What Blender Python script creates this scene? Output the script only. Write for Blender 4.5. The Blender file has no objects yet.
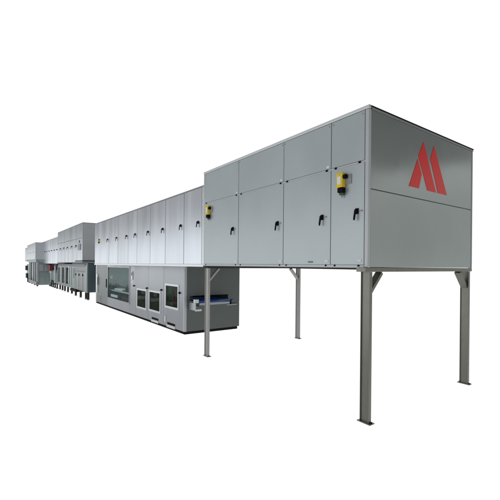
import bpy, bmesh, math, random
from mathutils import Vector, Matrix
random.seed(7)
scene = bpy.context.scene
COL = scene.collection

# ---------------------------------------------------------------- materials
def nodes(name):
    m = bpy.data.materials.new(name); m.use_nodes = True
    nt = m.node_tree; b = nt.nodes['Principled BSDF']
    return m, nt, b

def sheet(name, col, metallic=0.5, rough=0.4, var=0.06, stretch=(6.0, 6.0, 0.35), fine=0.05, bump=0.02, bscale=(2.2, 2.2, 0.9), aniso=0.0, wear=0.0, detail=4, each=0.0):
    """Sheet metal: broad stretched tone variation, fine grain, gentle panel waviness."""
    m, nt, b = nodes(name)
    N, Lk = nt.nodes, nt.links
    tc = N.new('ShaderNodeTexCoord')
    mp = N.new('ShaderNodeMapping'); mp.inputs['Scale'].default_value = stretch
    Lk.new(tc.outputs['Object'], mp.inputs['Vector'])
    n1 = N.new('ShaderNodeTexNoise'); n1.inputs['Scale'].default_value = 1.0; n1.inputs['Detail'].default_value = detail
    Lk.new(mp.outputs['Vector'], n1.inputs['Vector'])
    n2 = N.new('ShaderNodeTexNoise'); n2.inputs['Scale'].default_value = 60.0; n2.inputs['Detail'].default_value = 3
    Lk.new(tc.outputs['Object'], n2.inputs['Vector'])
    r1 = N.new('ShaderNodeMapRange'); r1.inputs['From Min'].default_value = 0.3; r1.inputs['From Max'].default_value = 0.7
    r1.inputs['To Min'].default_value = 1 - var; r1.inputs['To Max'].default_value = 1 + var
    Lk.new(n1.outputs['Fac'], r1.inputs['Value'])
    r2 = N.new('ShaderNodeMapRange'); r2.inputs['From Min'].default_value = 0.3; r2.inputs['From Max'].default_value = 0.7
    r2.inputs['To Min'].default_value = 1 - fine; r2.inputs['To Max'].default_value = 1 + fine
    Lk.new(n2.outputs['Fac'], r2.inputs['Value'])
    mu = N.new('ShaderNodeMath'); mu.operation = 'MULTIPLY'
    Lk.new(r1.outputs[0], mu.inputs[0]); Lk.new(r2.outputs[0], mu.inputs[1])
    if each:      # every sheet comes from its own batch: a slightly different tone
        oi = N.new('ShaderNodeObjectInfo'); r5 = N.new('ShaderNodeMapRange'); r5.inputs['To Min'].default_value = 1 - each; r5.inputs['To Max'].default_value = 1 + each
        Lk.new(oi.outputs['Random'], r5.inputs['Value'])
        m2 = N.new('ShaderNodeMath'); m2.operation = 'MULTIPLY'; Lk.new(mu.outputs[0], m2.inputs[0]); Lk.new(r5.outputs[0], m2.inputs[1]); mu = m2
    sc = N.new('ShaderNodeVectorMath'); sc.operation = 'SCALE'; sc.inputs[0].default_value = col
    Lk.new(mu.outputs[0], sc.inputs['Scale'])
    last = sc.outputs[0]
    if wear:
        n4 = N.new('ShaderNodeTexNoise'); n4.inputs['Scale'].default_value = 9.0; n4.inputs['Detail'].default_value = 8
        Lk.new(tc.outputs['Object'], n4.inputs['Vector'])
        r4 = N.new('ShaderNodeMapRange'); r4.inputs['From Min'].default_value = 0.52; r4.inputs['From Max'].default_value = 0.72
        r4.inputs['To Min'].default_value = 0; r4.inputs['To Max'].default_value = wear
        Lk.new(n4.outputs['Fac'], r4.inputs['Value'])
        mx = N.new('ShaderNodeMix'); mx.data_type = 'RGBA'
        Lk.new(r4.outputs[0], mx.inputs['Factor']); Lk.new(last, mx.inputs['A'])
        mx.inputs['B'].default_value = (0.10, 0.095, 0.08, 1)
        last = mx.outputs['Result']
    Lk.new(last, b.inputs['Base Color'])
    b.inputs['Metallic'].default_value = metallic
    r3 = N.new('ShaderNodeMapRange'); r3.inputs['From Min'].default_value = 0.3; r3.inputs['From Max'].default_value = 0.7
    r3.inputs['To Min'].default_value = rough - 0.05; r3.inputs['To Max'].default_value = rough + 0.05
    Lk.new(n1.outputs['Fac'], r3.inputs['Value']); Lk.new(r3.outputs[0], b.inputs['Roughness'])
    if bump:
        mp2 = N.new('ShaderNodeMapping'); mp2.inputs['Scale'].default_value = bscale
        Lk.new(tc.outputs['Object'], mp2.inputs['Vector'])
        n3 = N.new('ShaderNodeTexNoise'); n3.inputs['Scale'].default_value = 1.0; n3.inputs['Detail'].default_value = 1
        Lk.new(mp2.outputs['Vector'], n3.inputs['Vector'])
        bp = N.new('ShaderNodeBump'); bp.inputs['Distance'].default_value = bump; bp.inputs['Strength'].default_value = 1.0
        Lk.new(n3.outputs['Fac'], bp.inputs['Height']); Lk.new(bp.outputs['Normal'], b.inputs['Normal'])
    return m

def plain(name, col, rough=0.5, metallic=0.0, var=0.12, scale=25.0, spec=0.5):
    m, nt, b = nodes(name)
    N, Lk = nt.nodes, nt.links
    tc = N.new('ShaderNodeTexCoord'); n = N.new('ShaderNodeTexNoise'); n.inputs['Scale'].default_value = scale; n.inputs['Detail'].default_value = 5
    Lk.new(tc.outputs['Object'], n.inputs['Vector'])
    r = N.new('ShaderNodeMapRange'); r.inputs['From Min'].default_value = 0.3; r.inputs['From Max'].default_value = 0.7
    r.inputs['To Min'].default_value = 1 - var; r.inputs['To Max'].default_value = 1 + var
    Lk.new(n.outputs['Fac'], r.inputs['Value'])
    s = N.new('ShaderNodeVectorMath'); s.operation = 'SCALE'; s.inputs[0].default_value = col
    Lk.new(r.outputs[0], s.inputs['Scale']); Lk.new(s.outputs[0], b.inputs['Base Color'])
    b.inputs['Roughness'].default_value = rough; b.inputs['Metallic'].default_value = metallic
    b.inputs['Specular IOR Level'].default_value = spec
    return m

def glass(name, tint, mixf=0.35, refl=0.16):
    m = bpy.data.materials.new(name); m.use_nodes = True
    nt = m.node_tree; N, Lk = nt.nodes, nt.links
    N.clear()
    out = N.new('ShaderNodeOutputMaterial'); tr = N.new('ShaderNodeBsdfTransparent'); tr.inputs['Color'].default_value = (*tint, 1)
    gl = N.new('ShaderNodeBsdfGlossy'); gl.inputs['Roughness'].default_value = 0.06; gl.inputs['Color'].default_value = (0.8, 0.85, 0.85, 1)
    fr = N.new('ShaderNodeLayerWeight'); fr.inputs['Blend'].default_value = mixf
    fm = N.new('ShaderNodeMath'); fm.operation = 'MULTIPLY'; fm.inputs[1].default_value = refl; Lk.new(fr.outputs['Fresnel'], fm.inputs[0])
    tc = N.new('ShaderNodeTexCoord'); n = N.new('ShaderNodeTexNoise'); n.inputs['Scale'].default_value = 1.5
    Lk.new(tc.outputs['Object'], n.inputs['Vector'])
    bp = N.new('ShaderNodeBump'); bp.inputs['Distance'].default_value = 0.01
    Lk.new(n.outputs['Fac'], bp.inputs['Height']); Lk.new(bp.outputs['Normal'], gl.inputs['Normal'])
    mx = N.new('ShaderNodeMixShader')
    Lk.new(fm.outputs[0], mx.inputs[0]); Lk.new(tr.outputs[0], mx.inputs[1]); Lk.new(gl.outputs[0], mx.inputs[2])
    Lk.new(mx.outputs[0], out.inputs['Surface'])
    return m

M = dict(
    paint=sheet('painted_sheet', (0.46, 0.505, 0.52), 0.45, 0.36, 0.03, (1.4, 1.4, 0.7), 0.025, 0.006, each=0.015),
    end=sheet('painted_end_sheet', (0.40, 0.445, 0.425), 0.78, 0.15, 0.03, (1, 1, 1), 0.02, 0.004),
    steel=sheet('brushed_steel', (0.64, 0.67, 0.71), 0.90, 0.31, 0.03, (3, 3, 0.25), 0.0, 0.010, (2.2, 2.2, 0.4), detail=1, each=0.07),
    steel_far=sheet('brushed_steel_weathered', (0.52, 0.555, 0.58), 0.86, 0.33, 0.04, (2, 2, 0.3), 0.02, 0.004, (2, 2, 0.5), detail=1, each=0.06),
    lower=sheet('lower_sheet', (0.39, 0.41, 0.435), 0.6, 0.32, 0.04, (1.5, 1.5, 0.3), 0.02, 0.006, detail=1, each=0.03),
    dull=sheet('dull_stainless', (0.25, 0.265, 0.265), 0.6, 0.42, 0.10, (4, 4, 0.4), 0.04, 0.015),
    teal=sheet('greenish_sheet', (0.27, 0.325, 0.325), 0.5, 0.42, 0.10, (3, 3, 0.4), 0.04, 0.015),
    body=sheet('carcass_sheet', (0.24, 0.255, 0.26), 0.4, 0.5, 0.05, (2, 2, 2), 0.03, 0),
    trim=sheet('aluminium_trim', (0.72, 0.74, 0.75), 0.7, 0.36, 0.03, (1, 1, 6), 0.03, 0),
    rail=sheet('rail_sheet', (0.50, 0.52, 0.53), 0.4, 0.45, 0.03, (1, 1, 3), 0.03, 0),
    endtrim=sheet('edge_trim', (0.30, 0.32, 0.32), 0.5, 0.40, 0.03, (1, 1, 6), 0.03, 0),
    frame=sheet('leg_steel', (0.215, 0.215, 0.185), 0.7, 0.32, 0.05, (5, 5, 0.6), 0.03, 0, wear=0.12),
    galv=sheet('galvanised_leg', (0.42, 0.42, 0.40), 0.5, 0.42, 0.05, (5, 5, 0.6), 0.03, 0, wear=0.10),
    beam=plain('dark_beam', (0.03, 0.03, 0.028), 0.6, 0.1, spec=0.2),
    black=plain('black_plastic', (0.008, 0.008, 0.009), 0.6, spec=0.08),
    plinth=plain('plinth_black', (0.012, 0.012, 0.012), 0.8, spec=0.1),
    shadedend=sheet('shade_toned_end_sheet', (0.125, 0.142, 0.134), 0.3, 0.45, 0.05, (2, 2, 1), 0.03, 0.01),  # shade below the overhead cabinets is put into this darker colour
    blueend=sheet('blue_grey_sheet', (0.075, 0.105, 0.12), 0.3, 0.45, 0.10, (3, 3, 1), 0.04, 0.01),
    yellow=plain('yellow_plastic', (0.80, 0.58, 0.012), 0.35),
    green=plain('green_plastic', (0.02, 0.10, 0.03), 0.4),
    greysw=plain('grey_plastic', (0.30, 0.31, 0.31), 0.5),
    white=plain('white_label', (0.78, 0.80, 0.80), 0.5, 0, 0.04),
    sticker=plain('green_label', (0.08, 0.28, 0.10), 0.5),
    red=plain('red_film', (0.70, 0.012, 0.008), 0.24, 0, 0.03),
    redbox=plain('red_paint', (0.16, 0.012, 0.014), 0.5),
    wframe=sheet('window_frame_metal', (0.74, 0.76, 0.77), 0.5, 0.35, 0.04, (1, 1, 1), 0.02, 0),
    inner=plain('inner_wall', (0.17, 0.205, 0.21), 0.6, 0, 0.2, 2.0),
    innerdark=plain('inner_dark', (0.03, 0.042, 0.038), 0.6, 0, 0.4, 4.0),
    innerbrown=plain('inner_floor', (0.17, 0.145, 0.11), 0.6, 0, 0.3, 6.0),
    belt=plain('blue_belt', (0.015, 0.065, 0.26), 0.35),
    roller=sheet('roller_steel', (0.55, 0.57, 0.58), 0.8, 0.3, 0.05, (1, 1, 1), 0.05, 0),
    glass=glass('clear_window', (0.86, 0.92, 0.91), 0.12),
    dglass=glass('dark_window', (0.80, 0.84, 0.80), 0.15, 0.05),
)

# ---------------------------------------------------------------- mesh helpers
class MB:
    def __init__(s): s.bm = bmesh.new(); s.mats = []
    def mi(s, mat):
        if mat not in s.mats: s.mats.append(mat)
        return s.mats.index(mat)
    def _tag(s, before, mat):
        i = s.mi(mat)
        for f in s.bm.faces:
            if f not in before: f.material_index = i
    def box(s, x0, x1, y0, y1, z0, z1, mat='body', bev=0.0):
        before = set(s.bm.faces)
        r = bmesh.ops.create_cube(s.bm, size=1)
        for v in r['verts']:
            v.co = Vector(((x0 + x1) / 2 + v.co.x * (x1 - x0), (y0 + y1) / 2 + v.co.y * (y1 - y0), (z0 + z1) / 2 + v.co.z * (z1 - z0)))
        if bev:
            es = list({e for v in r['verts'] for e in v.link_edges})
            bmesh.ops.bevel(s.bm, geom=es, offset=bev, segments=2, affect='EDGES', profile=0.6)
        s._tag(before, mat); return s
    def cyl(s, c, axis, r, length, mat='black', seg=20, r2=None, bev=0):
        before = set(s.bm.faces)
        q = Vector((0, 0, 1)).rotation_difference(Vector(axis)).to_matrix().to_4x4()
        res = bmesh.ops.create_cone(s.bm, cap_ends=True, segments=seg, radius1=r, radius2=r if r2 is None else r2, depth=length, matrix=Matrix.Translation(Vector(c)) @ q)
        if bev:
            es = [e for e in {e for v in res['verts'] for e in v.link_edges} if max(len(f.verts) for f in e.link_faces) > 4]
            bmesh.ops.bevel(s.bm, geom=es, offset=bev, segments=2, affect='EDGES')
        for f in s.bm.faces:
            if f not in before and len(f.verts) == 4: f.smooth = True
        s._tag(before, mat); return s
    def bar(s, a, b, w, h, mat, up=(0, 1, 0)):
        """square-section bar from a to b; w along 'up', h the other way."""
        before = set(s.bm.faces)
        a, b = Vector(a), Vector(b); d = (b - a).normalized(); u = Vector(up); k = d.cross(u).normalized()
        vs = []
        for p in (a, b):
            for sx, sy in ((-1, -1), (1, -1), (1, 1), (-1, 1)):
                vs.append(s.bm.verts.new(p + u * (w / 2 * sx) + k * (h / 2 * sy)))
        F = [(0, 1, 2, 3), (7, 6, 5, 4), (0, 4, 5, 1), (1, 5, 6, 2), (2, 6, 7, 3), (3, 7, 4, 0)]
        for f in F: s.bm.faces.new([vs[i] for i in f])
        s._tag(before, mat); return s
    def prism(s, pts, y0, y1, mat):
        """pts in (x, z), extruded along y"""
        before = set(s.bm.faces)
        a = [s.bm.verts.new((x, y0, z)) for x, z in pts]; b = [s.bm.verts.new((x, y1, z)) for x, z in pts]
        s.bm.faces.new(a); s.bm.faces.new(list(reversed(b)))
        n = len(pts)
        for i in range(n): s.bm.faces.new((a[i], b[i], b[(i + 1) % n], a[(i + 1) % n]))
        s._tag(before, mat); return s
    def holed(s, x0, x1, y0, y1, z0, z1, holes, mat):
        """sheet in the y-z plane with rectangular openings (one skin, real thickness)"""
        ys = sorted({y0, y1, *[h[0] for h in holes], *[h[1] for h in holes]})
        zs = sorted({z0, z1, *[h[2] for h in holes], *[h[3] for h in holes]})
        before = set(s.bm.faces)
        def solid(i, j):
            if i < 0 or j < 0 or i >= len(ys) - 1 or j >= len(zs) - 1: return False
            cy, cz = (ys[i] + ys[i + 1]) / 2, (zs[j] + zs[j + 1]) / 2
            return not any(h[0] < cy < h[1] and h[2] < cz < h[3] for h in holes)
        V = {}
        def v(k, i, j):
            key = (k, i, j)
            if key not in V: V[key] = s.bm.verts.new(((x0, x1)[k], ys[i], zs[j]))
            return V[key]
        for i in range(len(ys) - 1):
            for j in range(len(zs) - 1):
                if not solid(i, j): continue
                s.bm.faces.new((v(0, i, j), v(0, i, j + 1), v(0, i + 1, j + 1), v(0, i + 1, j)))
                s.bm.faces.new((v(1, i, j), v(1, i + 1, j), v(1, i + 1, j + 1), v(1, i, j + 1)))
                if not solid(i - 1, j): s.bm.faces.new((v(0, i, j), v(1, i, j), v(1, i, j + 1), v(0, i, j + 1)))
                if not solid(i + 1, j): s.bm.faces.new((v(0, i + 1, j), v(0, i + 1, j + 1), v(1, i + 1, j + 1), v(1, i + 1, j)))
                if not solid(i, j - 1): s.bm.faces.new((v(0, i, j), v(0, i + 1, j), v(1, i + 1, j), v(1, i, j)))
                if not solid(i, j + 1): s.bm.faces.new((v(0, i, j + 1), v(1, i, j + 1), v(1, i + 1, j + 1), v(0, i + 1, j + 1)))
        s._tag(before, mat); return s
    def panel(s, x, y0, y1, z0, z1, th, mat, bow=0.0, tilt=0.0, n=8):
        """pressed panel facing -X with its front face slightly bowed and tilted, edges turned back"""
        before = set(s.bm.faces)
        g = []
        for i in range(n + 1):
            row = []
            for j in range(n + 1):
                a, b = i / n, j / n
                d = bow * (math.sin(math.pi * a) * (0.55 + 0.45 * math.sin(math.pi * b))) + tilt * (a - 0.5)
                row.append(s.bm.verts.new((x - d, y0 + (y1 - y0) * a, z0 + (z1 - z0) * b)))
            g.append(row)
        for i in range(n):
            for j in range(n):
                f = s.bm.faces.new((g[i][j], g[i][j + 1], g[i + 1][j + 1], g[i + 1][j])); f.smooth = True
        bd = [g[i][0] for i in range(n + 1)] + [g[n][j] for j in range(1, n + 1)] + [g[i][n] for i in range(n - 1, -1, -1)] + [g[0][j] for j in range(n - 1, 0, -1)]
        bd = [s.bm.verts.new(v.co) for v in bd]
        back = [s.bm.verts.new((x + th, v.co.y, v.co.z)) for v in bd]
        k = len(bd)
        for i in range(k): s.bm.faces.new((bd[i], bd[(i + 1) % k], back[(i + 1) % k], back[i]))
        s._tag(before, mat); return s
    def build(s, name, parent, origin=None):
        me = bpy.data.meshes.new(name)
        bmesh.ops.recalc_face_normals(s.bm, faces=s.bm.faces)
        org = Vector(origin) if origin is not None else ORIGIN.get(parent.name if parent else '', Vector((0, 0, 0)))
        for v in s.bm.verts: v.co -= org
        s.bm.to_mesh(me); s.bm.free()
        for m in s.mats: me.materials.append(M[m])
        o = bpy.data.objects.new(name, me); COL.objects.link(o)
        if parent: o.parent = parent
        ORIGIN[o.name] = org
        return o

ORIGIN = {}
def thing(name, label, cat, loc, group=None):
    o = bpy.data.objects.new(name, None); COL.objects.link(o)
    o.location = loc; o.empty_display_size = 0.2
    o['label'] = label; o['category'] = cat
    if group: o['group'] = group
    ORIGIN[o.name] = Vector(loc)
    return o

def swing_handle(parent, x, y, z, s=1.0, stud=True):
    """black swing handle on a -X facing door: square rosette, hub, lever hanging down"""
    b = MB()
    b.box(x - 0.012 * s, x, y - 0.028 * s, y + 0.028 * s, z - 0.04 * s, z + 0.04 * s, 'black', 0.006 * s)
    b.cyl((x - 0.024 * s, y, z + 0.004), (-1, 0, 0), 0.022 * s, 0.03 * s, 'black', 18, None, 0.004 * s)
    b.bar((x - 0.038 * s, y, z + 0.015 * s), (x - 0.044 * s, y + 0.014 * s, z - 0.105 * s), 0.024 * s, 0.016 * s, 'black')
    b.cyl((x - 0.044 * s, y + 0.014 * s, z - 0.11 * s), (0, 0, 1), 0.012 * s, 0.028 * s, 'black', 12)
    if stud: b.cyl((x - 0.006, y - 0.075 * s, z), (-1, 0, 0), 0.011 * s, 0.02, 'greysw', 12)
    return b.build('door_handle', parent)

def knob(parent, x, y, z, s=1.0):
    b = MB()
    b.box(x - 0.014, x, y - 0.032 * s, y + 0.032 * s, z - 0.035 * s, z + 0.035 * s, 'black', 0.008)
    b.cyl((x - 0.032, y, z), (-1, 0, 0), 0.026 * s, 0.04, 'black', 16, 0.02 * s, 0.004)
    return b.build('door_handle', parent)

def safety_switch(parent, x, y, z, s=1.0, plate=True):
    sw = MB().box(x - 0.075 * s, x - 0.008, y - 0.055 * s, y + 0.055 * s, z - 0.10 * s, z + 0.10 * s, 'yellow', 0.012 * s)
    sw.box(x - 0.080 * s, x - 0.0755 * s, y - 0.03 * s, y + 0.03 * s, z - 0.06 * s, z + 0.05 * s, 'white', 0)
    sw = sw.build('safety_switch', parent)
    MB().box(x - 0.014, x, y - 0.155 * s, y - 0.035 * s, z - 0.06 * s, z + 0.07 * s, 'greysw', 0.006).build('mounting_plate', sw)
    k = MB().box(x - 0.075 * s, x - 0.005, y - 0.055 * s, y + 0.03 * s, z - 0.17 * s, z - 0.102 * s, 'black', 0.008)
    k.build('switch_head', sw)
    MB().cyl((x - 0.04 * s, y - 0.075 * s, z + 0.04 * s), (0, -1, 0), 0.03 * s, 0.05 * s, 'black', 16).build('cable_gland', sw)
    g = MB().box(x - 0.05 * s, x - 0.004, y - 0.045 * s, y + 0.02 * s, z - 0.20 * s, z - 0.171 * s, 'green', 0.004)
    g.cyl((x - 0.03 * s, y - 0.012 * s, z - 0.215 * s), (0, 0, 1), 0.010 * s, 0.035 * s, 'greysw', 12)
    g.build('indicator', sw)
    return sw

# =============================================================== A: raised end cabinet on legs
XA, YA0, YA1, WA = 3.88, 2.84, 7.11, 2.88
ZT, ZB = 4.03, 1.985
A = thing('raised_cabinet', 'tall light grey raised cabinet on four slim legs with red emblem on its end wall', 'industrial cabinet', (XA + WA / 2, 5.0, 0))
body = MB().box(XA + 0.022, XA + WA - 0.012, YA0 + 0.022, YA1, ZB + 0.02, ZT - 0.045, 'body')
body.build('housing', A)
# roof cap: light folded strip on the long side, dark folded strip over the end wall
MB().box(XA - 0.012, XA + 0.03, YA0 - 0.012, YA1, ZT - 0.043, ZT, 'trim', 0.006).build('roof_trim', A)
MB().box(XA + 0.032, XA + WA + 0.01, YA0 - 0.014, YA0 + 0.03, ZT - 0.018, ZT - 0.003, 'black', 0.002).build('roof_trim', A)
MB().box(XA + 0.032, XA + WA, YA0 + 0.032, YA1, ZT - 0.043, ZT - 0.008, 'trim', 0).build('roof_sheet', A)
MB().box(XA + 0.05, XA + WA + 0.006, YA0 - 0.008, YA0 + 0.03, ZT - 0.046, ZT - 0.019, 'endtrim', 0.002).build('roof_trim', A)
# corner posts
MB().box(XA - 0.004, XA + 0.045, YA0 - 0.004, YA0 + 0.052, ZB, ZT - 0.046, 'rail', 0.008).build('corner_post', A)
MB().box(XA + WA - 0.045, XA + WA + 0.003, YA0 - 0.003, YA0 + 0.045, ZB, ZT - 0.046, 'endtrim', 0.006).build('corner_post', A)
MB().box(XA - 0.003, XA + 0.018, YA1 - 0.035, YA1, ZB, ZT - 0.046, 'trim', 0.004).build('corner_post', A)
# end wall: two sheets
ZS = 2.98
e1 = MB().box(XA + 0.05, XA + WA - 0.05, YA0, YA0 + 0.02, ZS + 0.006, ZT - 0.05, 'end', 0.003).build('end_panel', A)
e2 = MB().box(XA + 0.05, XA + WA - 0.05, YA0, YA0 + 0.02, ZB + 0.005, ZS - 0.006, 'end', 0.003).build('end_panel', A)
em = MB()
for p in ([(5.013, 3.551), (5.124, 3.349), (5.054, 3.130), (4.790, 3.130)],
          [(5.165, 3.825), (5.538, 3.128), (5.285, 3.128), (5.030, 3.600)],
          [(5.462, 3.830), (5.869, 3.128), (5.590, 3.128), (5.360, 3.610)]):
    em.prism(p, YA0 - 0.004, YA0 - 0.0005, 'red')
em.build('emblem', e1)
seams = [7.075, 5.744, 4.450, 3.454, 2.896]
ZM = 3.335
hand = [(5.925, 2.70), (4.590, 2.69), (3.612, 2.69), (3.010, 2.71)]
doors = []
for i in range(4):
    ya, yb = seams[i + 1] + 0.006, seams[i] - 0.006
    up = MB().panel(XA, ya, yb, ZM + 0.018, ZT - 0.048, 0.02, 'paint', 0.0008, random.uniform(-0.002, 0.002)).build('upper_panel', A)
    for yy in (ya + 0.03, yb - 0.03): MB().cyl((XA - 0.001, yy, ZT - 0.085), (-1, 0, 0), 0.008, 0.008, 'body', 12).build('screw', up)
    if i < 3: MB().box(XA - 0.004, XA - 0.0015, ya + 0.03, ya + 0.075, ZM + 0.035, ZM + 0.065, 'white').build('sticker', up)
    d = MB().panel(XA, ya, yb, ZB + 0.035, ZM - 0.012, 0.02, 'paint', 0.0012, random.uniform(-0.003, 0.003)).build('access_door', A)
    doors.append(d)
    swing_handle(d, XA, *hand[i], 0.95)
    for yy in (ya + 0.075, yb - 0.075):
        for zz in (ZM + 0.003, ZB + 0.022):
            MB().box(XA - 0.007, XA + 0.012, yy - 0.017, yy + 0.017, zz - 0.013, zz + 0.013, 'black', 0.004).build('hinge', d)
    MB().box(XA - 0.005, XA - 0.0035, ya + 0.035, ya + 0.095, ZB + 0.072, ZB + 0.102, 'white').build('sticker', d)
MB().box(XA - 0.0055, XA - 0.0035, 3.79, 3.885, 2.045, 2.068, 'sticker').build('sticker', doors[2])['label'] = 'green sticker near the bottom of the door'
MB().box(XA + 0.004, XA + 0.02, YA0 + 0.055, YA1 - 0.036, ZM - 0.009, ZM + 0.015, 'rail', 0.003).build('rail', A)
MB().box(XA - 0.004, XA + 0.02, YA0 + 0.055, YA1 - 0.036, ZB - 0.006, ZB + 0.031, 'rail', 0.003).build('rail', A)
safety_switch(A, XA, 3.25, 3.145, 0.98)
safety_switch(A, XA, 6.86, 3.165, 0.95)
# support frame: cross beams along X, legs as channels open to -X
MB().box(XA - 0.045, XA + WA + 0.004, YA0 - 0.002, YA0 + 0.14, ZB - 0.056, ZB - 0.001, 'frame', 0.004).build('cross_beam', A)
MB().box(XA + 0.01, XA + WA - 0.02, YA1 - 0.16, YA1 - 0.03, ZB - 0.056, ZB - 0.001, 'beam', 0.003).build('cross_beam', A)
MB().box(XA + 0.01, XA + 0.07, YA0 + 0.142, YA1 - 0.162, ZB - 0.03, ZB - 0.008, 'beam', 0).build('side_beam', A)
MB().box(XA + WA - 0.08, XA + WA - 0.02, YA0 + 0.142, YA1 - 0.162, ZB - 0.05, ZB - 0.001, 'beam', 0).build('side_beam', A)
zt = ZB - 0.057
def leg(x, y, sgn, mat, zf=0.0, w=0.12, dpt=0.055):
    b = MB()
    b.box(x + 0.018, x + 0.026, y + 0.0005, y + w - 0.0005, zf + 0.012, zt, mat)               # web, set back
    b.box(x, x + dpt, y - 0.008, y, zf + 0.012, zt, mat, 0.0015)                  # near flange
    b.box(x, x + dpt, y + w, y + w + 0.008, zf + 0.012, zt, mat, 0.0015)
    l = b.build('leg', A)
    MB().box(x - 0.015, x + dpt + 0.03, y - 0.04, y + w + 0.04, zf, zf + 0.012, mat, 0.002).cyl((x + 0.04, y - 0.025, zf + 0.018), (0, 0, 1), 0.011, 0.014, 'black', 6).cyl((x + 0.04, y + w + 0.025, zf + 0.018), (0, 0, 1), 0.011, 0.014, 'black', 6).build('foot_plate', l)
    bx = x + dpt if sgn > 0 else x
    g = MB()
    g.bar((bx + sgn * 0.002, y + w / 2, zt - 0.27), (bx + sgn * 0.245, y + w / 2, zt - 0.014), w * 0.8, 0.04, mat)
    g.build('brace', l)
leg(XA + 0.045, YA0 + 0.01, 1, 'frame')
leg(XA + WA - 0.11, YA0 + 0.01, -1, 'frame')
leg(XA + 0.03, YA1 - 0.155, 1, 'galv')
leg(XA + WA - 0.145, YA1 - 0.155, -1, 'galv', zf=0.09, w=0.11)

# =============================================================== B: long row of steel doors
YB1, ZBT, ZBB = 17.0, 3.755, 2.0
B = thing('door_cabinet', 'long brushed steel wall cabinet with a row of eight black-handled doors, over the windowed enclosure', 'industrial cabinet', (XA + WA / 2, 12.0, ZBB))
MB().box(XA + 0.022, XA + WA - 0.03, YA1 + 0.004, YB1, ZBB, ZBT - 0.03, 'body').build('housing', B)
MB().box(XA - 0.006, XA + WA - 0.02, YA1 + 0.004, YB1, ZBT - 0.028, ZBT, 'endtrim', 0.004).build('roof_trim', B)
MB().box(XA + 0.03, XA + WA - 0.04, YB1 + 0.001, YB1 + 0.02, ZBB + 0.01, ZBT - 0.035, 'rail').build('end_panel', B)
MB().box(XA - 0.004, XA + 0.02, YA1 + 0.004, YB1, ZBB - 0.045, ZBB + 0.012, 'trim', 0.004).build('rail', B)
MB().box(XA + 0.022, XA + WA - 0.03, YA1 + 0.004, YB1, ZBB - 0.03, ZBB - 0.001, 'beam').build('floor_pan', B)
sb = [7.190, 8.092, 9.221, 10.317, 11.460, 12.340, 13.506, 14.694, 16.95]
MB().box(XA - 0.004, XA + 0.02, YA1 + 0.006, 7.180, ZBB + 0.014, ZBT - 0.03, 'trim', 0.004).build('corner_post', B)
for i in range(8):
    ya, yb = sb[i] + 0.010, sb[i + 1] - 0.010
    d = MB().panel(XA, ya, yb, ZBB + 0.016, ZBT - 0.034, 0.02, 'steel', random.uniform(0.004, 0.007), random.uniform(-0.003, 0.003), 12).build('access_door', B)
    swing_handle(d, XA - 0.004, ya + 0.155, 2.955, 0.88, False)
safety_switch(B, XA, 16.2, 2.99, 0.65)

# =============================================================== C: lower enclosure with windows
XC, YC0, YC1, WC = 4.59, 9.50, 19.75, 1.89
ZC = 1.95
C = thing('windowed_enclosure', 'grey floor-standing machine enclosure with framed windows and a black plinth', 'machine enclosure', (XC + WC / 2, 14.5, 0))
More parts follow.
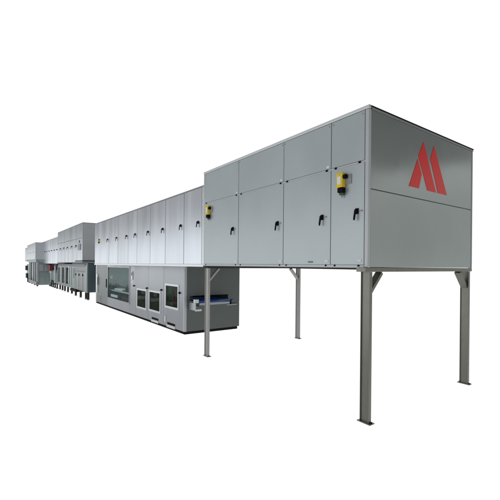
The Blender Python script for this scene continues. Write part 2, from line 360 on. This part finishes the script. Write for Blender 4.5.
# outer skin built around its openings
wins = [(9.92, 10.815, 0.71, 1.356), (11.279, 12.21, 0.46, 1.07), (12.551, 13.455, 0.44, 1.06)]
big = (14.40, 17.50, 0.47, 1.86)
F = 0.055
skins = [(9.58, 10.980, [wins[0]]), (10.992, 12.332, [wins[1]]), (12.344, 13.640, [wins[2]]), (13.652, 17.60, [big]), (17.612, 19.62, [])]
Z0 = 0.085
hz = [1.175, 1.18, 1.165, 1.18, None]
hy = [9.80, 11.156, 12.455, 13.82, None]
kinds = ['access_door', 'access_door', 'access_door', 'side_panel', 'side_panel']
for k, (ya, yb, hs) in enumerate(skins):
    mat = 'dull' if k == 4 else 'lower'
    vh = [((10.10, 11.40)[k], (10.10, 11.40)[k] + 0.60, Z0 + 0.065, Z0 + 0.135)] if k in (0, 1) else []
    p = MB().holed(XC, XC + 0.025, ya, yb, Z0, ZC, hs + vh, mat).build(kinds[k], C)
    for (a, b2, c, d2) in hs:
        f = MB().holed(XC - 0.016, XC - 0.001, a - F, b2 + F, c - F, d2 + F, [(a + 0.01, b2 - 0.01, c + 0.01, d2 - 0.01)], 'wframe' if k < 3 else 'lower')
        w = f.build('window_frame', p)
        MB().box(XC + 0.004, XC + 0.010, a + 0.001, b2 - 0.001, c + 0.001, d2 - 0.001, 'dglass' if k < 3 else 'glass').build('pane', p)
    if hy[k]: knob(p, XC, hy[k], hz[k], 1.0)
    if k in (0, 1):
        y = (10.10, 11.40)[k]
        MB().box(XC + 0.016, XC + 0.024, y + 0.001, y + 0.599, Z0 + 0.066, Z0 + 0.134, 'plinth').build('vent', p)
        MB().box(XC - 0.014, XC - 0.001, y + 0.0, y + 0.62, Z0 - 0.02, Z0 + 0.058, 'wframe', 0.004).build('vent_flap', p)
    if k == 0:
        MB().box(XC - 0.02, XC - 0.001, 10.80, 10.87, 0.20, 0.40, 'white', 0.006).build('socket_cover', p)
    if k == 3:
        s = MB().box(XC - 0.03, XC - 0.001, 13.98, 14.10, 1.40, 1.72, 'wframe', 0.01).box(XC - 0.036, XC - 0.030, 14.0, 14.06, 1.56, 1.69, 'black', 0.002)
        s.build('control_box', p)
        MB().box(XC - 0.006, XC - 0.001, 13.95, 14.15, 1.26, 1.36, 'white', 0.001).build('sticker', p)
    if k == 4:
        MB().box(XC - 0.03, XC - 0.001, 17.70, 17.76, 0.90, 1.30, 'black', 0.008).build('grip', p)
        MB().box(XC - 0.05, XC - 0.001, 19.30, 19.52, 0.55, 1.50, 'wframe', 0.01).build('pull_plate', p)
        MB().box(XC - 0.056, XC - 0.0505, 19.18, 19.26, 0.95, 1.35, 'black', 0.0).build('grip', p)
        MB().box(XC - 0.008, XC - 0.001, 18.75, 19.55, 0.10, 0.42, 'body', 0.004).build('vent', p)
MB().box(XC - 0.006, XC + 0.07, YC0 - 0.006, YC0 + 0.07, Z0, ZC, 'rail', 0.006).build('corner_post', C)
MB().box(XC - 0.006, XC + 0.07, YC1 - 0.12, YC1, Z0, ZC, 'trim', 0.006).build('corner_post', C)
MB().box(XC + 0.03, XC + WC - 0.05, YC0 + 0.03, YC1 - 0.05, 0.0, Z0 - 0.002, 'plinth', 0.004).box(XC - 0.004, XC + 0.029, YC0 + 0.01, YC1 - 0.05, 0.02, Z0 - 0.022, 'plinth').build('plinth', C)
# end wall (faces -Y) with conveyor slot
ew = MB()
def endpiece(x0, x1, z0, z1): ew.box(x0, x1, YC0, YC0 + 0.025, z0, z1, 'shadedend')
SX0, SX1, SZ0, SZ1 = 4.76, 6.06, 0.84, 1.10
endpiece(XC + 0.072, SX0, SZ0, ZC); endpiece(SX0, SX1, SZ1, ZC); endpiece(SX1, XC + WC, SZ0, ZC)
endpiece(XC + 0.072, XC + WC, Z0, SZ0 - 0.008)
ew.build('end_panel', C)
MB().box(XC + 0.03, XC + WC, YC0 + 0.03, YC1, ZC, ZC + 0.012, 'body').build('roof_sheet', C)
MB().box(XC + WC - 0.03, XC + WC, YC0 + 0.03, YC1, Z0, ZC - 0.001, 'shadedend').build('back_panel', C)
MB().box(XC + 0.03, XC + WC - 0.035, YC1 - 0.03, YC1 - 0.002, Z0, ZC - 0.001, 'shadedend').build('end_panel', C)
# interior: tub floor, partitions, rear liner
inn = MB()
inn.box(XC + 0.03, XC + WC - 0.04, 14.0, 17.9, 0.30, 0.34, 'innerbrown')
inn.box(XC + 1.45, XC + 1.48, 13.9, 17.9, 0.345, ZC - 0.01, 'inner')
inn.box(XC + 0.03, XC + 1.44, 17.9, 17.94, Z0, ZC - 0.01, 'inner')
inn.box(XC + 0.03, XC + 1.44, 13.86, 13.9, Z0, ZC - 0.01, 'inner')
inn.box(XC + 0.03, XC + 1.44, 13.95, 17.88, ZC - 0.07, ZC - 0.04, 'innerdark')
for y in (15.1, 16.2, 17.3): inn.box(XC + 1.40, XC + 1.445, y, y + 0.05, 0.345, ZC - 0.075, 'inner')
inn.build('chamber', C)
inn = MB()
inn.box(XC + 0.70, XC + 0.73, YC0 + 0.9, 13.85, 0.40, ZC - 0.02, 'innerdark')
inn.box(XC + 0.03, XC + 0.69, YC0 + 0.1, 13.85, 0.30, 0.33, 'innerbrown')
for y in (10.984, 12.336, 13.5):      # cross walls between the bays, brown guard below, dark above
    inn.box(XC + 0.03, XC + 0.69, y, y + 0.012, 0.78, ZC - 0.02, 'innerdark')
    inn.box(XC + 0.03, XC + 0.69, y, y + 0.012, 0.335, 0.778, 'innerbrown')
    inn.box(XC + 0.03, XC + 0.40, y - 0.10, y - 0.002, 0.70, 0.82, 'greysw', 0.01)
    inn.box(XC + 0.16, XC + 0.26, y - 0.14, y - 0.002, 0.88, 1.0, 'inner', 0.01)
inn.box(XC + 0.10, XC + 0.2, 10.8, 10.97, 0.9, 1.3, 'green', 0.01)
inn.box(XC + 0.30, XC + 0.36, 10.8, 10.97, 0.75, 1.15, 'redbox', 0.01)
inn.box(XC + 0.12, XC + 0.34, 10.6, 10.97, 0.72, 0.80, 'innerbrown', 0.01)
inn.build('bay_lining', C)
mc = MB()   # machinery glimpsed through the big window
mc.box(XC + 0.10, XC + 0.16, 14.1, 17.7, 0.78, 0.84, 'roller', 0.01)
mc.box(XC + 0.70, XC + 0.76, 14.1, 17.7, 0.78, 0.84, 'roller', 0.01)
for y in (14.3, 15.2, 16.1, 17.0, 17.55): mc.box(XC + 0.12, XC + 0.74, y, y + 0.10, 0.345, 0.775, 'black')
for y in [14.2 + 0.2 * i for i in range(18)]: mc.cyl((XC + 0.43, y, 0.81), (1, 0, 0), 0.03, 0.52, 'greysw', 10)
mc.box(XC + 0.08, XC + 0.34, 15.6, 16.7, 0.86, 0.93, 'wframe', 0.01)
mc.box(XC + 0.06, XC + 0.30, 17.1, 17.6, 0.88, 1.0, 'black', 0.02)
mc.box(XC + 0.08, XC + 0.30, 14.5, 15.2, 0.86, 1.06, 'black', 0.02)
mc.box(XC + 0.36, XC + 0.62, 14.6, 15.5, 0.86, 0.98, 'greysw', 0.02)
mc.box(XC + 0.05, XC + 0.11, 16.2, 17.2, 0.52, 0.64, 'wframe', 0.01)
mc.box(XC + 0.05, XC + 0.2, 14.7, 15.6, 0.48, 0.66, 'black', 0.02)
mc.box(XC + 0.18, XC + 0.30, 17.84, 17.89, 1.30, 1.44, 'white', 0.01)
mc.box(XC + 0.20, XC + 0.28, 17.84, 17.89, 1.02, 1.12, 'black', 0.01)
mc.build('machinery', C)

# conveyor projecting through the slot
K = thing('belt_conveyor', 'short blue belt conveyor sticking out of the slot in the dark end wall', 'conveyor', (5.3, 9.4, 0.9))
MB().box(4.86, 5.88, 9.16, 10.1, 0.985, 1.0, 'belt', 0.004).build('belt', K)
r = MB().cyl((5.37, 9.15, 0.958), (1, 0, 0), 0.040, 1.04, 'belt', 24)
r.build('end_roller', K)
MB().box(4.86, 5.88, 9.17, 10.1, 0.905, 0.945, 'teal', 0.004).build('tray', K)
MB().box(4.90, 5.84, 9.22, 9.48, 0.80, 0.90, 'shadedend', 0.004).build('drip_pan', K)
b = MB().box(4.72, 4.84, 9.10, 9.20, 0.93, 1.03, 'white', 0.008).box(4.72, 4.75, 9.10, 9.49, 0.72, 0.928, 'roller', 0.006).box(4.752, 4.93, 9.10, 9.16, 0.70, 0.755, 'white', 0.006)
b.build('side_bracket', K)
MB().box(5.90, 5.94, 9.12, 9.49, 0.84, 0.96, 'black', 0.006).cyl((6.0, 9.16, 0.965), (1, 0, 0), 0.02, 0.14, 'belt', 12).build('side_bracket', K)
MB().box(4.95, 6.36, 9.462, 9.494, 0.772, 0.792, 'roller', 0.003).build('support_rail', K)

MB().box(4.86, 5.86, 9.095, 9.105, 0.862, 0.925, 'lower', 0.003).build('front_plate', K)
MB().box(4.86, 4.89, 9.106, 9.48, 0.862, 0.90, 'lower', 0.002).build('side_rail', K)
MB().box(5.83, 5.86, 9.106, 9.48, 0.862, 0.90, 'lower', 0.002).build('side_rail', K)

# =============================================================== D: upper cabinet beyond
def upper(root, x, w, y0, y1, z0, z1, seams, mat, handles=True, zsplit=None, hz=2.99, endmat=None, hs=1.0):
    MB().box(x + 0.022, x + w, y0 + 0.022, y1, z0, z1 - 0.03, 'body').build('housing', root)
    MB().box(x - 0.006, x + w + 0.004, y0 - 0.006, y1, z1 - 0.028, z1, 'endtrim', 0.004).build('roof_trim', root)
    MB().box(x + 0.024, x + w, y0, y0 + 0.02, z0 + 0.01, z1 - 0.03, endmat or mat, 0.003).build('end_panel', root)
    MB().box(x - 0.003, x + 0.021, y0 - 0.003, y0 + 0.05, z0 + 0.004, z1 - 0.03, mat, 0.004).build('corner_post', root)
    for i in range(len(seams) - 1):
        a, b = seams[i] + 0.012, seams[i + 1] - 0.012
        if i == 0: a += 0.04
        top = z1 - 0.034
        if zsplit:
            MB().panel(x, a, b, zsplit + 0.012, top, 0.02, mat, 0.004, random.uniform(-0.004, 0.004), 6).build('upper_panel', root)
            top = zsplit - 0.012
        d = MB().panel(x, a, b, z0 + 0.02, top, 0.02, mat, random.uniform(0.004, 0.007), random.uniform(-0.005, 0.005), 8).build('access_door' if handles else 'side_panel', root)
        if handles and not (handles == 'skip0' and i == 0):
            (knob(d, x - 0.004, a + 0.18, hz, 1.3) if hs == 1.0 else swing_handle(d, x - 0.004, a + 0.18, hz, hs, False))
D = thing('tall_cabinet', 'tall brushed steel overhead cabinet with split doors and a black strip below its end wall', 'industrial cabinet', (5.4, 24.5, 2.06))
dse = [20.45, 21.90, 23.15, 24.50, 25.75, 27.05, 28.52]
upper(D, 4.08, 2.3, 20.45, 28.55, 2.06, 4.15, dse, 'steel_far', 'skip0', 3.36, 2.99, 'rail', 1.1)
MB().box(4.02, 6.30, 20.40, 22.1, 2.115, 2.165, 'black', 0.004).build('end_rail', D)
MB().box(4.045, 4.072, 20.85, 21.45, 2.72, 3.06, 'dull', 0.01).build('control_plate', D)
MB().cyl((4.06, 21.2, 3.18), (-1, 0, 0), 0.07, 0.03, 'body', 20).build('gauge', D)
E_ = thing('low_cabinet', 'lower run of narrow bright steel doors with tiny knobs, between two taller cabinets', 'industrial cabinet', (5.4, 33.0, 1.98))
ese = [28.56, 29.75, 31.1, 32.4, 33.7, 34.9, 36.2, 37.5]
upper(E_, 4.08, 2.3, 28.56, 37.5, 1.98, 3.86, ese, 'steel', True, None, 2.97, None, 1.0)

# =============================================================== D lower: cabinet on short legs
XL = 4.53
DL = thing('lower_cabinet', 'dull grey floor cabinet on short dark legs below the tall steel cabinet', 'machine cabinet', (5.3, 26.0, 0))
MB().box(XL + 0.03, 6.2, 21.42, 25.9, 0.42, 2.03, 'body').build('housing', DL)
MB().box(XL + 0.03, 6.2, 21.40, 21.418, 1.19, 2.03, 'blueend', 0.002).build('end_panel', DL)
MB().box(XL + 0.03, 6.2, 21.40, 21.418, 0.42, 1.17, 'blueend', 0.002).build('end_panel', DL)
MB().box(XL - 0.02, XL + 0.028, 21.40, 21.85, 0.40, 1.93, 'teal', 0.004).build('corner_post', DL)
for (a, b2) in ((21.90, 22.75), (22.80, 23.75), (23.80, 24.75)):
    d = MB().box(XL, XL + 0.028, a, b2, 0.45, 1.55, 'dull', 0.004).build('access_door', DL)
    MB().box(XL - 0.03, XL - 0.001, b2 - 0.24, b2 - 0.10, 1.28, 1.40, 'black', 0.01).build('door_handle', d)
    MB().box(XL - 0.012, XL - 0.001, a + 0.02, a + 0.10, 0.5, 1.5, 'wframe', 0.002).build('door_strip', d)
MB().box(XL, XL + 0.028, 21.90, 24.75, 1.57, 1.84, 'dull', 0.004).build('side_panel', DL)
MB().box(XL - 0.04, XL + 0.028, 21.90, 31.0, 1.86, 1.96, 'body', 0.006).build('rail', DL)
MB().box(XL, XL + 0.028, 24.80, 25.9, 0.45, 1.84, 'teal', 0.004).build('side_panel', DL)
MB().box(XL - 0.015, XL - 0.001, 25.05, 25.45, 1.1, 1.7, 'body', 0.004).build('control_plate', DL)
MB().box(XL - 0.05, XL + 0.5, 24.3, 26.2, 0.26, 0.40, 'black', 0.02).build('drain_box', DL)
# open bay with uprights
MB().box(6.0, 6.2, 25.92, 28.5, 0.45, 2.055, 'blueend').box(6.0, 6.2, 28.502, 31.6, 0.45, 1.977, 'blueend').box(XL + 0.03, 5.98, 25.92, 31.6, 0.45, 0.60, 'dull').build('bay', DL)
MB().box(XL, XL + 0.05, 25.92, 31.6, 0.42, 0.62, 'dull', 0.006).build('rail', DL)
MB().box(XL, XL + 0.05, 25.92, 31.6, 1.72, 1.85, 'dull', 0.006).build('rail', DL)
for i, y in enumerate((26.0, 26.9, 28.0, 28.5, 29.6, 30.3, 31.2)):
    wd = (0.55, 0.16, 0.34, 0.16, 0.42, 0.16, 0.34)[i]
    MB().box(XL - 0.01, XL + 0.09, y, y + wd, 0.60, 1.80, ('teal', 'wframe', 'dull', 'lower')[i % 4], 0.006).build('upright', DL)
for (x, y) in ((XL + 0.02, 21.46), (XL + 0.02, 21.98), (XL, 23.3), (XL, 24.75), (XL + 0.1, 26.6), (XL + 0.1, 28.0), (XL + 0.1, 29.2), (XL + 0.1, 30.2), (XL + 0.1, 31.3), (6.0, 21.46), (6.0, 24.0), (6.0, 27.2), (6.0, 31.0)):
    zt2 = 0.42 if y < 25.5 else 0.45
    l = MB().box(x, x + 0.11, y, y + 0.11, 0.05, zt2, 'beam', 0.006).build('leg', DL)
    MB().cyl((x + 0.055, y + 0.055, 0.025), (0, 0, 1), 0.085, 0.05, 'greysw', 16, 0.05).build('foot', l)

# =============================================================== E lower: pale machine section
EL = thing('pale_machine', 'pale greenish machine housing with dark feet under the lower run of steel doors', 'machine housing', (5.3, 36.0, 0))
MB().box(XL + 0.06, 6.1, 32.2, 41.0, 0.42, 1.50, 'teal', 0.01).build('housing', EL)
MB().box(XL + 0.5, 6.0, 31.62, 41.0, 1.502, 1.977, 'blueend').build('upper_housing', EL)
for (a, b2) in ((32.25, 34.0), (34.05, 36.4), (36.45, 38.9), (38.95, 40.9)):
    MB().box(XL + 0.03, XL + 0.058, a, b2, 0.5, 1.46, 'teal', 0.004).build('side_panel', EL)
for (y, z1, m) in ((32.4, 1.80, 'lower'), (35.3, 1.75, 'wframe'), (36.5, 1.62, 'dull'), (38.0, 1.85, 'lower'), (39.6, 1.70, 'wframe')):
    MB().box(XL - 0.06, XL + 0.03, y, y + 0.45, z1 - 0.55, z1, m, 0.01).build('control_box', EL)
for y in (32.9, 34.9, 37.6): MB().cyl((XL - 0.02, y, 1.2), (0, 0, 1), 0.035, 1.5, 'wframe', 12).build('pipe', EL)
for y in (33.2, 35.7, 37.4, 38.8): MB().box(XL + 0.04, XL + 0.14, y, y + 0.22, 1.504, 1.96, 'wframe', 0.004).build('upright', EL)
MB().box(XL - 0.02, XL + 0.3, 33.2, 35.4, 0.46, 0.60, 'black', 0.02).build('drain_box', EL)
MB().box(XL - 0.05, XL + 0.6, 37.0, 41.0, 0.14, 0.41, 'beam', 0.03).build('pump', EL)
for y in (32.5, 33.6, 34.6, 35.6, 36.6):
    l = MB().box(XL + 0.08, XL + 0.18, y, y + 0.12, 0.04, 0.42, 'beam', 0.006).build('leg', EL)
    MB().cyl((XL + 0.13, y + 0.06, 0.02), (0, 0, 1), 0.10, 0.04, 'black', 12).build('foot', l)
for y in (37.5, 40.5): MB().box(XL + 0.2, XL + 0.32, y, y + 0.12, 0.0, 0.139, 'beam', 0.004).build('leg', EL)
RB = thing('red_box', 'small dark red box mounted under the lower run of steel doors', 'box', (4.4, 33.7, 1.35))
MB().box(4.28, 4.50, 34.55, 35.0, 1.38, 1.90, 'redbox', 0.02).build('case', RB)
MB().box(4.28, 4.50, 33.90, 34.5, 1.42, 1.86, 'redbox', 0.02).build('case', RB)
MB().box(4.30, 4.44, 33.85, 35.05, 1.905, 1.97, 'black', 0.004).build('bracket', RB)

# =============================================================== F, G: far end
Fo = thing('far_cabinet', 'boxy grey overhead cabinet at the far end, its end wall facing the narrow steel doors', 'industrial cabinet', (4.6, 40.0, 2.2))
fse = [36.0, 37.9, 39.8, 41.7, 43.55]
upper(Fo, 3.46, 2.3, 36.0, 43.6, 2.32, 3.79, fse, 'steel_far', False, 2.98, 2.9, 'steel_far')
MB().box(3.52, 5.7, 36.06, 43.5, 2.10, 2.318, 'teal', 0.004).build('base_rail', Fo)
FL = thing('far_machine', 'pale grey frame-built machine with dark gaps at the far end of the line', 'machine housing', (4.6, 40.0, 0))
MB().box(3.75, 5.6, 36.3, 43.5, 0.12, 2.095, 'teal', 0.01).build('housing', FL)
MB().box(3.66, 3.745, 38.2, 38.9, 0.6, 2.0, 'body', 0.004).build('dark_gap', FL)
MB().box(3.66, 3.745, 40.2, 41.0, 0.6, 2.0, 'body', 0.004).build('dark_gap', FL)
for (y, wd, m) in ((36.2, 0.30, 'lower'), (37.4, 0.5, 'dull'), (39.1, 0.5, 'lower'), (41.2, 0.4, 'dull'), (42.4, 0.8, 'teal')):
    MB().box(3.58, 3.74, y, y + wd, 0.42, 2.09, m, 0.006).build('upright', FL)
MB().box(3.56, 3.74, 36.2, 43.3, 0.12, 0.415, 'dull', 0.006).build('rail', FL)
for (x0, x1) in ((3.78, 4.12), (4.2, 4.55)):
    MB().box(x0, x1, 36.24, 36.295, 1.35, 1.92, 'lower', 0.01).build('control_panel', FL)
MB().box(3.78, 5.5, 36.26, 36.295, 0.5, 1.25, 'teal', 0.004).build('end_panel', FL)
for y in (36.5, 38.6, 41.0, 43.0): MB().box(3.62, 3.74, y, y + 0.12, 0.0, 0.119, 'beam', 0.004).build('leg', FL)
G = thing('tail_cabinet', 'small grey cabinet peeking out behind the farthest overhead cabinet', 'industrial cabinet', (4.6, 45.0, 2.2))
MB().box(3.49, 5.7, 43.62, 46.2, 2.2, 3.60, 'dull', 0.02).build('housing', G)
MB().box(3.47, 3.488, 43.8, 46.1, 2.3, 3.5, 'steel_far', 0.004).build('side_panel', G)
T = thing('dark_machine', 'small dark machine at the very far tip of the line', 'machine', (4.4, 45.0, 0))
MB().box(3.60, 5.4, 43.62, 45.6, 0.5, 1.9, 'dull', 0.03).build('housing', T)
MB().box(3.50, 3.598, 44.6, 46.2, 1.25, 1.75, 'black', 0.03).build('motor', T)
MB().box(3.50, 3.598, 44.0, 45.6, 0.45, 0.95, 'black', 0.03).build('motor', T)
for y in (43.9, 45.2): MB().box(3.62, 3.74, y, y + 0.12, 0.0, 0.498, 'beam', 0.004).build('leg', T)

# ---------------------------------------------------------------- white surroundings (a lit studio-white hall, by direction)
w = bpy.data.worlds.new('World'); scene.world = w; w.use_nodes = True
nt = w.node_tree; N, Lk = nt.nodes, nt.links
bg = N['Background']
tc = N.new('ShaderNodeTexCoord')
sep = N.new('ShaderNodeSeparateXYZ'); Lk.new(tc.outputs['Generated'], sep.inputs[0])
def rng(src, a, b, c, d, smooth=True):
    r = N.new('ShaderNodeMapRange'); r.interpolation_type = 'SMOOTHSTEP' if smooth else 'LINEAR'
    r.inputs['From Min'].default_value = a; r.inputs['From Max'].default_value = b
    r.inputs['To Min'].default_value = c; r.inputs['To Max'].default_value = d
    Lk.new(src, r.inputs['Value']); return r.outputs[0]
def op(o, a, b):
    m = N.new('ShaderNodeMath'); m.operation = o
    for k, v in enumerate((a, b)):
        if isinstance(v, (int, float)): m.inputs[k].default_value = v
        else: Lk.new(v, m.inputs[k])
    return m.outputs[0]
# how far forward (0.59, 0.81, 0) a direction points
dp = op('ADD', op('MULTIPLY', sep.outputs['X'], 0.588), op('MULTIPLY', sep.outputs['Y'], 0.809))
front = op('MULTIPLY', rng(dp, 0.35, 0.62, 0, 1), rng(sep.outputs['X'], -0.09, 0.015, 0, 1))               # 1 inside the seen background
z = sep.outputs['Z']
# outside it: pale towards the floor, darker towards the roof
left = op('ADD', rng(z, -0.30, 0.0, 0.58, 0.42, False), op('ADD', rng(z, 0.0, 0.08, 0.0, -0.12), rng(z, 0.14, 0.32, 0.0, 0.22)))
rear = op('ADD', rng(z, -0.30, 0.05, 0.80, 0.50, False), op('ADD', rng(z, 0.14, 0.21, 0.0, 0.10), op('ADD', rng(z, 0.225, 0.255, 0.0, -0.42), rng(z, 0.26, 0.50, 0.0, -0.09))))
sw = rng(sep.outputs['Y'], -0.45, 0.25, 0.0, 1.0)
amb = op('ADD', op('MULTIPLY', sw, left), op('MULTIPLY', op('SUBTRACT', 1, sw), rear))
strg = op('ADD', op('MULTIPLY', op('SUBTRACT', 1, front), amb), op('MULTIPLY', front, 1.08))
Lk.new(strg, bg.inputs['Strength'])
bg.inputs['Color'].default_value = (0.985, 0.995, 1.0, 1)

# lamps: one long upright strip added out of view at left, for steel reflections
def area(name, loc, target, sx, sy, e, col):
    l = bpy.data.lights.new(name, 'AREA'); l.shape = 'RECTANGLE'; l.size = sx; l.size_y = sy; l.energy = e; l.color = col
    o = bpy.data.objects.new(name, l); COL.objects.link(o); o.location = loc
    o.rotation_euler = (Vector(target) - Vector(loc)).to_track_quat('-Z', 'Y').to_euler()
    return o
area('chamber_lamp', (XC + 0.7, 15.8, ZC - 0.09), (XC + 0.7, 15.8, 0.0), 0.5, 2.6, 13, (0.93, 1.0, 1.0))
for y in (10.4, 11.7, 12.9): area('bay_lamp', (XC + 0.35, y, ZC - 0.09), (XC + 0.35, y, 0.0), 0.3, 0.5, 2.2, (1.0, 0.98, 0.95))
area('added_side_strip', (-5.0, 68.0, 2.0), (0.0, 68.0, 2.0), 128.0, 5.6, 0.88 * math.pi * 128 * 5.6, (0.93, 0.965, 1.0))

# ---------------------------------------------------------------- camera
cam = bpy.data.cameras.new('camera'); co = bpy.data.objects.new('camera', cam); COL.objects.link(co)
yaw, pitch, roll = 0.6286, 0.0006, 0.0091
fw = Vector((math.sin(yaw) * math.cos(pitch), math.cos(yaw) * math.cos(pitch), math.sin(pitch)))
rt = Vector((math.cos(yaw), -math.sin(yaw), 0)); up0 = rt.cross(fw)
r_ = rt * math.cos(roll) + up0 * math.sin(roll); u_ = -rt * math.sin(roll) + up0 * math.cos(roll)
co.matrix_world = Matrix(((r_.x, u_.x, -fw.x, 0), (r_.y, u_.y, -fw.y, 0), (r_.z, u_.z, -fw.z, 2.0), (0, 0, 0, 1)))
cam.sensor_width = 36; cam.lens = 36 * 365.15 / 500
cam.shift_x = -0.62 / 500; cam.shift_y = 15 / 500
cam.clip_start = 0.05; cam.clip_end = 500
scene.camera = co
scene.view_settings.view_transform = 'Standard'; scene.view_settings.look = 'None'
scene.view_settings.exposure = 0; scene.view_settings.gamma = 1
